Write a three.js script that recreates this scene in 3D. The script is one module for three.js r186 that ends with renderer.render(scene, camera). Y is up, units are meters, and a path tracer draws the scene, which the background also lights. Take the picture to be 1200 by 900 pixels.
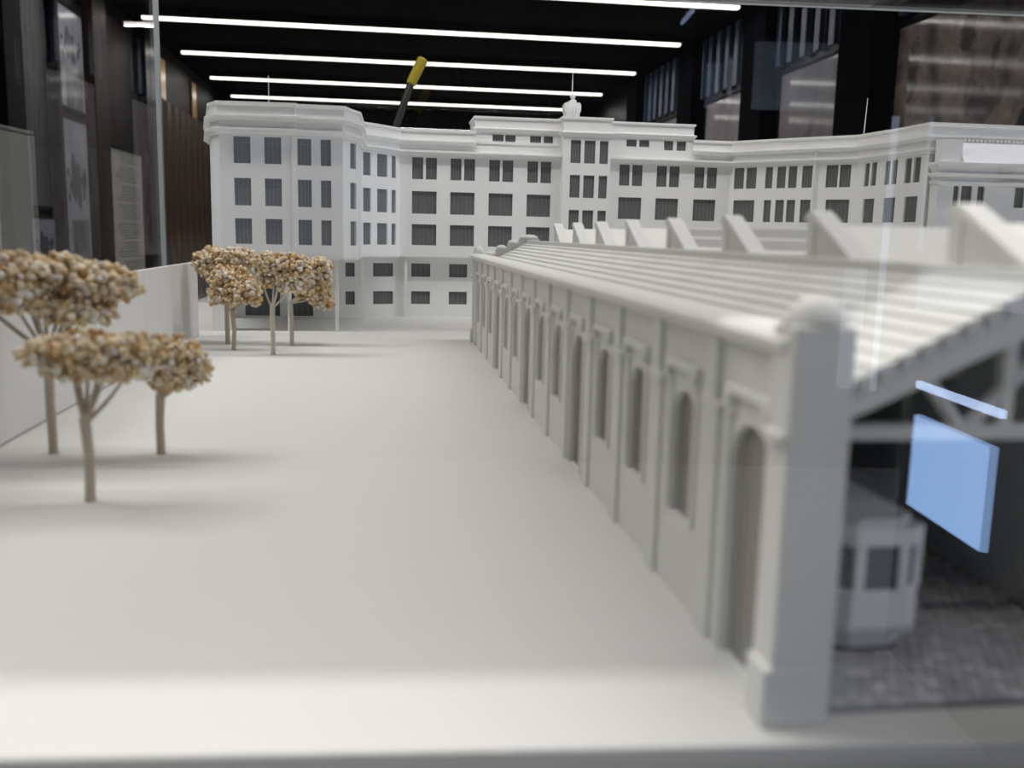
import * as THREE from 'three';
import { mergeGeometries, mergeVertices } from 'three/addons/utils/BufferGeometryUtils.js';
import { RoundedBoxGeometry } from 'three/addons/geometries/RoundedBoxGeometry.js';
import { RectAreaLightUniformsLib } from 'three/addons/lights/RectAreaLightUniformsLib.js';
import { ImprovedNoise } from 'three/addons/math/ImprovedNoise.js';

// ------------------------------------------------------------------ camera, light, exposure
RectAreaLightUniformsLib.init();
const scene = new THREE.Scene();
scene.background = new THREE.Color(0x000000);
const T = 1.0;            // height of the model's base top above the hall floor
const EYE = 0.12;         // eye height above the base top
const F = 1100;           // focal length in pixels of the 1200 x 900 frame
const camera = new THREE.PerspectiveCamera(2 * Math.atan(450 / F) * 180 / Math.PI, 4 / 3, 0.01, 60);
{
  const d = new THREE.Vector3((452 - 600) / F, -(272 - 450) / F, -1).normalize();      // the depth axis of the model as the lens sees it
  const u = new THREE.Vector3(1, -0.023, 0).cross(d).normalize();
  if (u.y < 0) u.negate();
  const r = d.clone().cross(u);
  const m = new THREE.Matrix4().makeBasis(r, u, d.clone().negate()).transpose();
  camera.quaternion.setFromRotationMatrix(m);
}
camera.position.set(0, T + EYE, 0);
camera.focus = 1.3;
camera.userData.fStop = 9.5;
const EXPOSURE = 1.0;
const LED_ABOVE = 55, FILL_REAR = 55, FILL_BEHIND = 12, LED_FAR = 30, DAYLIGHT = 0.55, SIDE_FILL = 1.5;  // the rear, behind and side strengths drive added fill sources
const CEILING = T + EYE + 2.5, LED_Y = T + EYE + 2.4;

const renderer = new THREE.WebGLRenderer({ antialias: true });
renderer.toneMapping = THREE.LinearToneMapping;
renderer.toneMappingExposure = EXPOSURE;
renderer.shadowMap.enabled = true;

// ------------------------------------------------------------------ helpers
let seed = 20240611;
const rnd = () => { seed = (seed * 1664525 + 1013904223) >>> 0; return seed / 4294967296; };
const rr = (a, b) => a + (b - a) * rnd();
const used = {};
function numbered(name) {
  const k = used[name] = (used[name] ?? -1) + 1;
  return k ? `${name}_${String(k).padStart(3, '0')}` : name;
}
function tag(o, label, category, group, kind) {
  if (label) o.userData.label = label;
  if (category) o.userData.category = category;
  if (group) o.userData.group = group;
  if (kind) o.userData.kind = kind;
  return o;
}
function thing(name, label, category, [x, y, z], group) {
  const o = new THREE.Group(); o.name = numbered(name); scene.add(o); o.position.set(x, y, z);
  return tag(o, label, category, group);
}
function mesh(name, g, m, parent) {
  const o = new THREE.Mesh(Array.isArray(g) ? mergeGeometries(g.map(a => plain(a))) : g, m);
  o.name = name; o.castShadow = o.receiveShadow = true;
  if (parent) parent.add(o);
  return o;
}
function struct(name, g, m) { const o = mesh(numbered(name), g, m, scene); o.userData.kind = 'structure'; return o; }
function plain(g) {
  const a = g.index ? g.toNonIndexed() : g.clone();
  for (const k of Object.keys(a.attributes)) if (!['position', 'normal', 'uv'].includes(k)) a.deleteAttribute(k);
  if (!a.attributes.uv) a.setAttribute('uv', new THREE.BufferAttribute(new Float32Array(a.attributes.position.count * 2), 2));
  return a;
}
// a box from two corners; uv in metres
function box(x0, x1, y0, y1, z0, z1) {
  const g = new THREE.BoxGeometry(x1 - x0, y1 - y0, z1 - z0); g.translate((x0 + x1) / 2, (y0 + y1) / 2, (z0 + z1) / 2);
  return metres(g);
}
function rbox(x0, x1, y0, y1, z0, z1, r) {
  const g = new RoundedBoxGeometry(x1 - x0, y1 - y0, z1 - z0, 2, r); g.translate((x0 + x1) / 2, (y0 + y1) / 2, (z0 + z1) / 2);
  return metres(g);
}
function metres(g) {
  const p = g.attributes.position, n = g.attributes.normal, uv = new Float32Array(p.count * 2);
  for (let i = 0; i < p.count; i++) {
    const ax = Math.abs(n.getX(i)), ay = Math.abs(n.getY(i)), az = Math.abs(n.getZ(i));
    const [a, b] = ay >= ax && ay >= az ? [p.getX(i), p.getZ(i)] : ax >= az ? [p.getZ(i), p.getY(i)] : [p.getX(i), p.getY(i)];
    uv[2 * i] = a; uv[2 * i + 1] = b;
  }
  g.setAttribute('uv', new THREE.BufferAttribute(uv, 2));
  return g;
}
// extrudes the outline [[a, b], ...] of the (u, y) plane by depth along n; origin o, u axis e
function slabOn(outline, holes, o, e, n, depth) {
  const s = new THREE.Shape(outline.map(([a, b]) => new THREE.Vector2(a, b)));
  for (const h of holes) s.holes.push(h instanceof THREE.Path ? h : new THREE.Path(h.map(([a, b]) => new THREE.Vector2(a, b))));
  const g = new THREE.ExtrudeGeometry(s, { depth, bevelEnabled: false, curveSegments: 8 });
  const up = new THREE.Vector3(0, 1, 0);
  g.applyMatrix4(new THREE.Matrix4().makeBasis(e, up, n).setPosition(o));
  g.computeVertexNormals();
  return metres(g);
}
const rect = (a, b, c, d) => [[a, c], [b, c], [b, d], [a, d]];
// sweeps a closed profile [[outward, y], ...] along an open path [[x, z], ...] with mitred corners; outward is to the right of e x up
function sweep(path, profile) {
  const P = path.map(p => new THREE.Vector2(...p)), N = [];
  const nrm = (a, b) => { const d = b.clone().sub(a).normalize(); return new THREE.Vector2(-d.y, d.x); };
  for (let i = 0; i < P.length; i++) {
    const a = i > 0 ? nrm(P[i - 1], P[i]) : null, b = i < P.length - 1 ? nrm(P[i], P[i + 1]) : null;
    const n = a && b ? a.clone().add(b).normalize() : (a ?? b).clone();
    if (a && b) n.multiplyScalar(1 / Math.max(0.45, n.dot(a)));
    N.push(n);
  }
  const pos = [];
  const at = (i, j) => { const [o, y] = profile[j % profile.length]; return [P[i].x + N[i].x * o, y, P[i].y + N[i].y * o]; };
  for (let i = 0; i < P.length - 1; i++) for (let j = 0; j < profile.length; j++) {
    const a = at(i, j), b = at(i + 1, j), c = at(i + 1, j + 1), d = at(i, j + 1);
    pos.push(...a, ...b, ...c, ...a, ...c, ...d);
  }
  const tri = THREE.ShapeUtils.triangulateShape(profile.map(([a, b]) => new THREE.Vector2(a, b)), []);
  for (const [a, b, c] of tri) { pos.push(...at(0, a), ...at(0, b), ...at(0, c)); const k = P.length - 1; pos.push(...at(k, a), ...at(k, c), ...at(k, b)); }
  const g = new THREE.BufferGeometry();
  g.setAttribute('position', new THREE.BufferAttribute(new Float32Array(pos), 3));
  g.computeVertexNormals();
  return metres(g);
}
function tube(points, radii, sides = 8) {
  const pos = [], idx = [], n = points.length;
  for (let i = 0; i < n; i++) {
    const t = points[Math.min(i + 1, n - 1)].clone().sub(points[Math.max(i - 1, 0)]).normalize();
    const a = new THREE.Vector3(1, 0, 0.2).cross(t).normalize(), b = t.clone().cross(a);
    for (let k = 0; k < sides; k++) {
      const c = Math.cos(k / sides * 2 * Math.PI) * radii[i], s = Math.sin(k / sides * 2 * Math.PI) * radii[i];
      pos.push(points[i].x + a.x * c + b.x * s, points[i].y + a.y * c + b.y * s, points[i].z + a.z * c + b.z * s);
    }
  }
  for (let i = 0; i < n - 1; i++) for (let k = 0; k < sides; k++) {
    const a = i * sides + k, b = i * sides + (k + 1) % sides;
    idx.push(a, b, b + sides, a, b + sides, a + sides);
  }
  for (const [r, flip] of [[0, 1], [n - 1, 0]]) for (let k = 1; k < sides - 1; k++) idx.push(r * sides, r * sides + (flip ? k + 1 : k), r * sides + (flip ? k : k + 1));
  const g = new THREE.BufferGeometry();
  g.setAttribute('position', new THREE.BufferAttribute(new Float32Array(pos), 3)); g.setIndex(idx); g.computeVertexNormals();
  g.setAttribute('uv', new THREE.BufferAttribute(new Float32Array(pos.length / 3 * 2), 2));
  return g;
}
const V = (x, y, z) => new THREE.Vector3(x, y, z);

// ------------------------------------------------------------------ materials
const noise = new ImprovedNoise();
const fbm = (x, y, z, o = 4) => { let s = 0, a = 0.5; for (let k = 0; k < o; k++) { s += a * noise.noise(x, y, z); x *= 2.03; y *= 2.03; a *= 0.5; } return s; };
function texture(w, h, f, srgb = true) {
  const d = new Uint8Array(w * h * 4);
  for (let j = 0; j < h; j++) for (let i = 0; i < w; i++) {
    const c = f(i / w, j / h), k = (j * w + i) * 4;
    for (let q = 0; q < 3; q++) d[k + q] = Math.max(0, Math.min(255, c[q]));
    d[k + 3] = 255;
  }
  const t = new THREE.DataTexture(d, w, h); t.magFilter = t.minFilter = THREE.LinearFilter;
  t.wrapS = t.wrapT = THREE.RepeatWrapping; if (srgb) t.colorSpace = THREE.SRGBColorSpace; t.needsUpdate = true;
  return t;
}
const std = (hex, roughness = 0.8, more = {}) => new THREE.MeshStandardMaterial({ color: hex, roughness, ...more });
const grain = texture(256, 256, (u, v) => { const n = 128 + 60 * fbm(u * 40, v * 40, 3.3) + 30 * (rnd() - 0.5); return [n, n, n]; }, false);
grain.repeat.set(18, 18);
const cardboard = std(0xdcdbd6, 0.75, { bumpMap: grain, bumpScale: 0.00008 });
const baseBoard = std(0xd1d1cd, 0.6, { bumpMap: grain, bumpScale: 0.00005 });
const plaster = std(0xebebe9, 0.7, { bumpMap: grain, bumpScale: 0.00006 });
const shedWhite = std(0xdbdbd7, 0.75, { bumpMap: grain, bumpScale: 0.00008 });
const shedPane = std(0x85837b, 0.6);
const windowGrey = std(0x626463, 0.55);
const mullionGrey = std(0x8a8b89, 0.7);
const fenceWhite = std(0xd9d9d8, 0.6);
const steel = std(0x8c8d8f, 0.5, { metalness: 0.3 });
const chrome = std(0xb9babb, 0.25, { metalness: 0.9 });
const dull = (hex, roughness, s) => new THREE.MeshPhysicalMaterial({ color: hex, roughness, specularIntensity: s });
const black = dull(0x050506, 0.7, 0.25);
const blackGloss = dull(0x05060a, 0.35, 0.3);
const woodStem = std(0xb7aa98, 0.85);
const stemPale = std(0xc9c2b4, 0.85);
const glass = new THREE.MeshPhysicalMaterial({ color: 0xffffff, roughness: 0, metalness: 0, transmission: 1, thickness: 0, ior: 1.5 });
// smoked lid sheet, added and set back so the front strip stays brighter
const dimmingGlass = new THREE.MeshPhysicalMaterial({ color: new THREE.Color().setRGB(0.62, 0.62, 0.622), roughness: 0, metalness: 0, transmission: 1, thickness: 0, ior: 1.5 });
const glow = (hex, k) => new THREE.MeshStandardMaterial({ color: 0x111111, emissive: hex, emissiveIntensity: k, roughness: 0.9 });

// ------------------------------------------------------------------ the hall
const XL = -3.1, XR = 4.05, ZB = -19.6, ZF = 4.2;
const floorMat = std(0xdcdbd8, 0.5);
struct('floor', box(XL - 0.2, XR + 0.2, -0.1, 0, ZB - 0.2, ZF + 0.2), floorMat);
struct('ceiling', box(XL - 0.2, XR + 0.2, CEILING, CEILING + 0.1, ZB - 0.2, ZF + 0.2), dull(0x030303, 0.95, 0.05));
struct('wall_back', box(XL - 0.2, XR + 0.2, 0, CEILING, ZB - 0.2, ZB), dull(0x060607, 0.9, 0.1));
const brownStain = texture(256, 512, (u, v) => { const n = fbm(u * 22, v * 3, 1.7) + 0.4 * fbm(u * 60, v * 8, 9.1); return [58 + 50 * n, 42 + 38 * n, 32 + 30 * n]; });
const brownGloss = new THREE.MeshPhysicalMaterial({ map: brownStain, roughness: 0.35 });
struct('wall_left', box(XL - 0.2, XL, 0, CEILING, ZB, ZF), dull(0x15110e, 0.5, 0.3));
{ // right wall; two unseen windows added beside the camera for bluish fill
  const holes = [[0.3, 1.9, 0.5, 3.1], [2.2, 3.8, 0.5, 3.1]];
  struct('wall_right', slabOn(rect(0, ZF - ZB, 0, CEILING), holes.map(([a, b, c, d]) => rect(ZF - b, ZF - a, c, d)), V(XR + 0.2, 0, ZF), V(0, 0, -1), V(1, 0, 0), 0.2).translate(-0.2, 0, 0), dull(0x0a0d14, 0.4, 0.35));
  for (const [a, b, c, d] of holes) {
    const o = struct('window', [box(XR, XR + 0.06, c, d, a, a + 0.04), box(XR, XR + 0.06, c, d, b - 0.04, b), box(XR, XR + 0.06, c, c + 0.04, a, b), box(XR, XR + 0.06, d - 0.04, d, a, b)], black);
    mesh('glow_pane', box(XR + 0.03, XR + 0.04, c + 0.04, d - 0.04, a + 0.04, b - 0.04), glow(0xd6e2fc, SIDE_FILL * 0.6), o);
    const l = new THREE.RectAreaLight(0xd6e2fc, SIDE_FILL, b - a - 0.08, d - c - 0.08);
    l.position.set(XR + 0.02, (c + d) / 2, (a + b) / 2); l.lookAt(-9, (c + d) / 2, (a + b) / 2); scene.add(l);
  }
}
{ // wall behind the camera; unseen lit openings shaped for the front glass reflections
  const openings = [[1.69, 1.85, 0.38, 1.02, 1], [1.87, 1.93, 0.38, 1.73, 1.7], [2.05, 2.7, 0.38, 1.02, 1], [2.05, 2.1, 1.08, 1.73, 0.8], [-1.37, -0.41, 0.99, 1.6, 0.55]];
  struct('wall_front', slabOn(rect(XL, XR, 0, CEILING), openings.map(([a, b, c, d]) => rect(a, b, c, d)), V(0, 0, ZF), V(1, 0, 0), V(0, 0, 1), 0.2), std(0x0b0b0c, 0.9));
  for (const [a, b, c, d, k] of openings) {
    const f = Math.min(0.02, (b - a) * 0.12), o = struct('window', [box(a, a + f, c, d, ZF, ZF + 0.06), box(b - f, b, c, d, ZF, ZF + 0.06), box(a, b, c, c + f, ZF, ZF + 0.06), box(a, b, d - f, d, ZF, ZF + 0.06)], black);
    mesh('glow_pane', box(a + f, b - f, c + f, d - f, ZF + 0.03, ZF + 0.04), glow(0xcfe0ff, DAYLIGHT * k * 0.6), o);
    const l = new THREE.RectAreaLight(0xcfe0ff, DAYLIGHT * k, b - a - 2 * f, d - c - 2 * f);
    l.position.set((a + b) / 2, (c + d) / 2, ZF + 0.02); l.lookAt((a + b) / 2, (c + d) / 2, -5); scene.add(l);
  }
}
// right wall: posts and printed panels behind glass
const rock = texture(512, 512, (u, v) => {
  const n = fbm(u * 5, v * 7, 4.2, 5), m = fbm(u * 26, v * 26, 7.7, 3), b = Math.max(0, fbm(u * 7 + 3, v * 4, 2.1, 4) - 0.14) * 5, s = Math.max(0, 1 - Math.abs(u - 0.36 + 0.2 * v - 0.06 * fbm(v * 5, 1, 5)) * 26);
  const spots = [[0.41, 0.66, 0.04, 0.05], [0.35, 0.89, 0.03, 0.07], [0.47, 0.8, 0.02, 0.05], [0.1, 0.8, 0.025, 0.12], [0.62, 0.55, 0.04, 0.06], [0.78, 0.72, 0.03, 0.05], [0.88, 0.4, 0.05, 0.05]];
  const o = spots.reduce((q, [a, c, e, f]) => Math.max(q, 2.2 - 2 * Math.hypot((u - a) / e, (v - c) / f) + 3 * m), 0);
  const k = Math.min(0.92, Math.min(1, b) * 0.7 + s * 0.8 + Math.min(1, o) * 0.8);
  return [(158 + 80 * n + 60 * m) * (1 - k) + 34 * k, (142 + 76 * n + 56 * m) * (1 - k) + 24 * k, (134 + 72 * n + 54 * m) * (1 - k) + 25 * k];
});
const branchPrint = texture(256, 512, (u, v) => {
  const n = fbm(u * 4, v * 4, 8.8), w = 0.5 + 0.12 * fbm(v * 6, 3.1, 0.4) * 2, s = Math.max(0, 1 - Math.abs(u - w) * 14) * (0.45 + fbm(u * 20, v * 14, 6)) * (v < 0.75 ? 1 : 0.2);
  const c = 118 + 36 * n; return [c - 70 * s, c - 5 - 74 * s, c - 2 - 70 * s];
});
const printGlass = (t, rough = 0.08) => new THREE.MeshPhysicalMaterial({ map: t, roughness: 0.65, clearcoat: 0.3, clearcoatRoughness: rough });
function fitUV(g, x0, x1, y0, y1) { // print fitted to the panel: u along z, v up
  const p = g.attributes.position, uv = g.attributes.uv;
  for (let i = 0; i < p.count; i++) uv.setXY(i, (p.getZ(i) - x0) / (x1 - x0), (p.getY(i) - y0) / (y1 - y0));
  return g;
}
function panel(side, z0, z1, y0, y1, m, label, group) {
  const x = side > 0 ? XR : XL, t = thing('exhibition_panel', label, 'panel', [x - side * 0.03, y0, (z0 + z1) / 2], group);
  const w = (z1 - z0) / 2, h = y1 - y0;
  mesh('frame', [box(-0.02, 0.02, 0, h, -w, -w + 0.03), box(-0.02, 0.02, 0, h, w - 0.03, w), box(-0.02, 0.02, 0, 0.03, -w, w), box(-0.02, 0.02, h - 0.03, h, -w, w)], black, t);
  mesh('printed_sheet', fitUV(box(-0.008, 0.008, 0.03, h - 0.03, -w + 0.03, w - 0.03), -w, w, 0, h), m, t);
  return t;
}
const HP = T + EYE + 1.7;
panel(1, -7.3, -4.6, T - 0.3, HP, printGlass(rock), 'large brown grey print with dark blotches and rock grain on the right hall wall');
panel(1, -9.55, -8.05, T - 0.3, HP, printGlass(branchPrint), 'grey print of a dark branch between the two black posts of the right hall wall');
panel(1, -11.85, -10.35, T - 0.3, HP, printGlass(branchPrint), 'dim grey branch print on the right hall wall, behind the farther black post');
panel(1, -14.4, -12.7, T - 0.3, HP, printGlass(branchPrint), 'dim grey print on the right hall wall just above the far roof end');
const postBlack = dull(0x04050a, 0.9, 0.04);
for (const z of [-7.68, -9.95, -12.27, -15.0]) {
  const o = struct('column', rbox(XR - 0.2, XR, 0, CEILING, z - 0.3, z + 0.3, 0.01), postBlack);
}
{ // vertical blue slats above the panels
  const t = thing('slatted_screen', 'dark blue vertical slats above the prints on the right hall wall', 'screen', [XR - 0.05, HP + 0.06, -9.8]);
  const g = rbox(-0.025, 0.025, 0, CEILING - HP - 0.08, -0.06, 0.06, 0.01), m = [std(0x3a4c66, 0.5), std(0x2a3950, 0.5)];
  for (let k = 0; k < 34; k++) mesh('slat', g, m[k % 2], t).position.z = 5 - k * 0.3;
}
// left wall: posts, prints and boards
const marble = texture(256, 512, (u, v) => { const n = Math.abs(fbm(u * 9, v * 3.5, 2.2, 5)); const c = 34 + 180 * Math.max(0, 0.22 - n); return [c, c, c + 2]; });
const palePrint = texture(256, 512, (u, v) => {
  const n = fbm(u * 3, v * 5, 5.1), a = Math.hypot((u - 0.42) * 1.3, (v - 0.62) * 2.6) + 0.5 * fbm(u * 9, v * 7, 1.1);
  const b = v < 0.4 && u < 0.6 && u > 0.1 ? Math.max(0, fbm(u * 4, v * 3, 7) + 0.35) : 0, k = a < 0.3 ? 0.7 : Math.min(0.8, b * 1.6);
  return [(128 + 40 * n) * (1 - k) + 26 * k, (131 + 40 * n) * (1 - k) + 24 * k, (140 + 40 * n) * (1 - k) + 34 * k];
});
const textPrint = texture(256, 512, (u, v) => {
  const line = Math.floor(v * 48), inLine = (v * 48) % 1 < 0.45 && line % 7 !== 0 && u > 0.12 && u < 0.8 - 0.2 * Math.abs(Math.sin(line * 12.9)), word = fbm(u * 40, line * 3.3, 2) > -0.12;
  const c = inLine && word ? 88 : 150; return [c, c, c - 4];
});
panel(-1, -8.15, -6.6, T - 0.3, T + EYE + 1.55, printGlass(textPrint, 0.2), 'pale text board at the left edge of the photo, before the first black post');
panel(-1, -9.4, -8.65, T + 0.25, T + EYE + 2.2, printGlass(marble, 0.45), 'dark veined print between the two black posts of the left hall wall');
panel(-1, -9.4, -8.65, T - 0.5, T + 0.2, printGlass(palePrint, 0.2), 'grey board with faint pictures under the dark veined print');
panel(-1, -10.5, -9.5, T + EYE + 1.1, T + EYE + 2.1, printGlass(palePrint, 0.15), 'pale bluish print with a dark figure, high on the left hall wall');
panel(-1, -10.5, -9.5, T - 0.5, T + EYE + 1.05, printGlass(palePrint, 0.15), 'pale bluish board with a dark blue blot, below the print with the dark figure');
panel(-1, -12.7, -11.1, T - 0.5, T + EYE + 0.9, printGlass(textPrint, 0.2), 'grey board behind the brown post on the left hall wall');
for (const [z, w, m] of [[-8.38, 0.2, black], [-9.46, 0.05, black], [-10.8, 0.24, dull(0x2c2118, 0.5, 0.3)], [-13.0, 0.26, blackGloss]])
  struct('column', rbox(XL, XL + 0.12, 0, CEILING, z - w, z + w, 0.01), m);
{
  const t = thing('curtain', 'brown wooden curtain of upright folds on the left hall wall, next to the glass corner', 'curtain', [XL + 0.05, 0.05, -15.2]);
  const g = mergeVertices(new THREE.CylinderGeometry(0.09, 0.09, T + EYE + 1.6, 10)); g.translate(0, (T + EYE + 1.6) / 2, 0);
  const m = [brownGloss, std(0x3b2a20, 0.4)];
  for (let k = 0; k < 26; k++) mesh('fold', g, m[(k * 7) % 3 ? 0 : 1], t).position.set(0.05 + 0.02 * ((k * 5) % 3), 0, 1.9 - k * 0.155);
}
for (const z of [-14.06, -16.25, -18.34]) { // amber boards that paint the warm lamp glow onto the wall
  const t = thing('lamp_glow_strip', `amber board painting the warm glow on the left hall wall at the end of the ${{ '-14.06': 'second', '-16.25': 'third', '-18.34': 'fourth' }[z]} ceiling lamp`, 'strip', [XL + 0.02, T + EYE + 1.75, z]);
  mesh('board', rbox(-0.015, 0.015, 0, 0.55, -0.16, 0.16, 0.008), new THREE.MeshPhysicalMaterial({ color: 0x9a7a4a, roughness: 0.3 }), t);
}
// ceiling lamps: long white tubes across the hall
function lamp(z, power, label, turn = 0, y = LED_Y, half = 3.23, x = 0.42) {
  const t = thing('linear_lamp', label, 'lamp', [x, y, z]); t.rotation.y = turn;
  mesh('housing', box(-half - 0.02, half + 0.02, 0.012, 0.1, -0.05, 0.05), black, t);
  mesh('diffuser', rbox(-half, half, -0.022, 0.014, -0.04, 0.04, 0.012), glow(0xfff8ee, 2.6), t);
  if (y < LED_Y) for (const s of [-1, 1]) mesh('hanger', tube([V(s * half * 0.8, 0.1, 0), V(s * half * 0.8, CEILING - y, 0)], [0.004, 0.004], 6), black, t);
  const l = new THREE.RectAreaLight(0xfffdfb, power * 1.6, 2 * half, 0.05);
  l.position.set(x, y - 0.026, z); l.rotation.set(-Math.PI / 2, 0, turn); scene.add(l);
}
lamp(-9.9, LED_FAR, 'long white tube lamp crossing the top edge of the photo');
lamp(-11.9, LED_FAR, 'longest white tube lamp in the photo, second from the top');
lamp(-14.06, LED_FAR, 'white tube lamp crossed by the yellow tip of the black stick');
lamp(-16.25, LED_FAR, 'white tube lamp just below the tip of the left roof antenna');
lamp(-18.34, LED_FAR, 'lowest white tube lamp, just above the rooftop');
lamp(-0.725, LED_ABOVE, 'long white tube lamp straight above the front half of the glass case', -Math.atan(0.0598));   // hung parallel to the case
lamp(-0.95, FILL_REAR, 'added unseen tube lamp hung low to brighten the rear half of the glass case', 0, T + 1.15, 1.3, 0.2);  // added out of view to lift the far ground and facade
lamp(1.6, FILL_BEHIND, 'added unseen tube lamp behind the camera that fills the fronts with light');  // added out of view to light the floor and fill the fronts

// unseen kiosk added behind the camera for the blue reflection in the front glass
{
  const t = thing('reflection_kiosk', 'added unseen kiosk with glowing blue panel and bar that make the blue reflection in the front glass', 'kiosk', [1.115, 0, 1.79]);
  mesh('cabinet', rbox(0.01, 0.25, 0, 0.95, -0.3, 0.3, 0.01), black, t);
  mesh('screen', box(-0.004, 0.01, 0.445, 0.685, -0.185, 0.2), glow(0x98bdf4, 5), t);
  mesh('light_bar', box(-0.004, 0.01, 0.752, 0.77, -0.2, 0.215), glow(0xbfd6ff, 9), t);
  const l = new THREE.RectAreaLight(0x98bdf4, 4, 0.385, 0.24); l.position.set(1.105, 0.565, 1.7975); l.lookAt(-4, 0.565, 1.7975); scene.add(l);
}

// ------------------------------------------------------------------ plinth, base board, glass case (turned a little against the model)
const TURN = -Math.atan(0.0598), FRONT = [0, -0.2048];
const CL = -0.435, CR = 1.15, CB = -1.36, CT = 0.5;
{
  const p = thing('display_plinth', 'grey plinth that carries the glass case and the white model', 'plinth', [FRONT[0], 0, FRONT[1]]); p.rotation.y = TURN;
  mesh('body', rbox(CL - 0.04, CR + 0.04, 0, T - 0.05, CB - 0.04, 0.03, 0.004), std(0x77787a, 0.6), p);
  const b = thing('ground_board', 'smooth white base board under the model buildings and trees', 'base board', [FRONT[0], T - 0.05, FRONT[1]]); b.rotation.y = TURN;
  mesh('board', rbox(CL + 0.004, CR - 0.004, 0, 0.05, CB + 0.004, 0, 0.0012), baseBoard, b);
  const c = thing('glass_case', 'clear glass case standing over the whole white model', 'glass case', [FRONT[0], T - 0.05, FRONT[1]]); c.rotation.y = TURN;
  const h = CT + 0.05, q = 0.003;
  mesh('bottom_frame', [rbox(CL - 0.03, CR + 0.03, 0, 0.043, 0.0006, 0.028, 0.002), box(CL - 0.03, CL, 0, 0.043, CB - 0.03, 0), box(CR, CR + 0.03, 0, 0.043, CB - 0.03, 0), box(CL - 0.03, CR + 0.03, 0, 0.043, CB - 0.03, CB)], std(0x8e8f92, 0.45), c);
  mesh('front_pane', box(CL, CR, 0.043, h, 0.008, 0.008 + q), glass, c);
  mesh('back_pane', box(CL, CR, 0.043, h, CB - q - 0.002, CB - 0.002), glass, c);
  mesh('side_pane', box(CL - q - 0.001, CL - 0.001, 0.043, h, CB, 0.008), glass, c);
  mesh('side_pane', box(CR + 0.001, CR + q + 0.001, 0.043, h, CB, 0.008), glass, c);
  mesh('added_dimming_lid', box(CL - 0.004, CR + 0.004, h, h + 0.004, CB - 0.006, -0.14), dimmingGlass, c);  // added tinted sheet, dims everything but a strip along the front
  mesh('corner_seam', box(CL - 0.005, CL + 0.002, 0.043, h, CB - 0.005, CB + 0.002), std(0x8d9294, 0.3), c);
  mesh('top_edge', box(CL - 0.005, CR + 0.005, h - 0.002, h + 0.005, CB - 0.009, CB - 0.006), std(0x9ba0a0, 0.3), c);
}

// ------------------------------------------------------------------ fence on the left
{
  const t = thing('boundary_wall', 'low plain white boundary wall of upright panels along the left side', 'wall', [-0.207, T, -0.7]);
  const ds = [-0.385, -0.257, -0.15, -0.021, 0.1, 0.23, 0.35, 0.47];
  for (let k = 0; k < ds.length - 1; k++) mesh('panel', rbox(-0.004, 0, 0.0012, 0.083, ds[k] + 0.0004, ds[k + 1] - 0.0004, 0.0004), fenceWhite, t);
  mesh('backing_strip', box(-0.0038, -0.001, 0, 0.08, -0.385, 0.47), std(0xb9b9b8, 0.7), t);
}

// ------------------------------------------------------------------ the long street building at the back
const B0 = 1.36;   // its own origin lies this far away
const bt = thing('street_block', 'long white five-storey model building with a small tower, closing the back of the base', 'model building', [0, T, -B0]);
const path = [[-0.2278, 1.30], [-0.2022, 1.165], [-0.1889, 1.138], [-0.1047, 1.132], [-0.105, 1.14], [-0.0497, 1.142], [-0.0432, 1.165], [-0.0338, 1.19], [-0.0322, 1.29], [-0.0172, 1.305], [0.02, 1.352], [0.5035, 1.362], [0.5347, 1.325], [0.5895, 1.262], [0.6291, 1.222], [0.6391, 1.125], [0.6404, 1.07], [0.86, 1.07]]
  .map(([x, d]) => [x, B0 - d]);
const ROW = { 0: [0.1945, 0.2245], 1: [0.1468, 0.178], 2: [0.1028, 0.132] };
const pair = 0.001;
// windows of each wall stretch: [row list, from, to] in metres along it
const cols = {
  2: [[[0, 1, 2], 0.0157, 0.035], [[0, 1, 2], 0.0505, 0.0699]],
  4: [[[0, 1, 2], 0.0035, 0.0191], [[0, 1, 2], 0.0298, 0.0416]],
  6: [[[0, 1, 2], 0.0028, 0.0214]],
  8: [[[0, 1, 2], 0.0032, 0.0173]],
  9: [[[0, 1, 2], 0.0091, 0.0313], [[0, 1, 2], 0.0407, 0.0502]],
  10: [0.0166, 0.0705, 0.1253, 0.1803, 0.3155, 0.3715, 0.429].flatMap(u => [[[0], u, u + 0.0154], [[0], u + 0.0192, u + 0.0346], [[1, 2], u, u + 0.0346]]),
  11: [[[0], 0.007, 0.023], [[0], 0.0268, 0.043], [[1, 2], 0.008, 0.0421]],
  12: [[[0, 1, 2], 0.0085, 0.0197], [[0, 1, 2], 0.0265, 0.0396], [[0, 1, 2], 0.0437, 0.0564], [[0, 1, 2], 0.064, 0.0789]],
  13: [[[0], 0.0147, 0.031], [[0], 0.0335, 0.0485], [[1, 2], 0.017, 0.0492]],
  14: [[[0], 0.018, 0.0285], [[0], 0.0332, 0.0444], [[1, 2], 0.0203, 0.0442], [[0], 0.0627, 0.0725], [[0], 0.0769, 0.0874], [[1, 2], 0.0651, 0.0881]],
  15: [[[0], 0.0059, 0.02], [[0], 0.0247, 0.0392], [[1, 2], 0.0106, 0.0384]],
};
const WT = 0.004;
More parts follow.
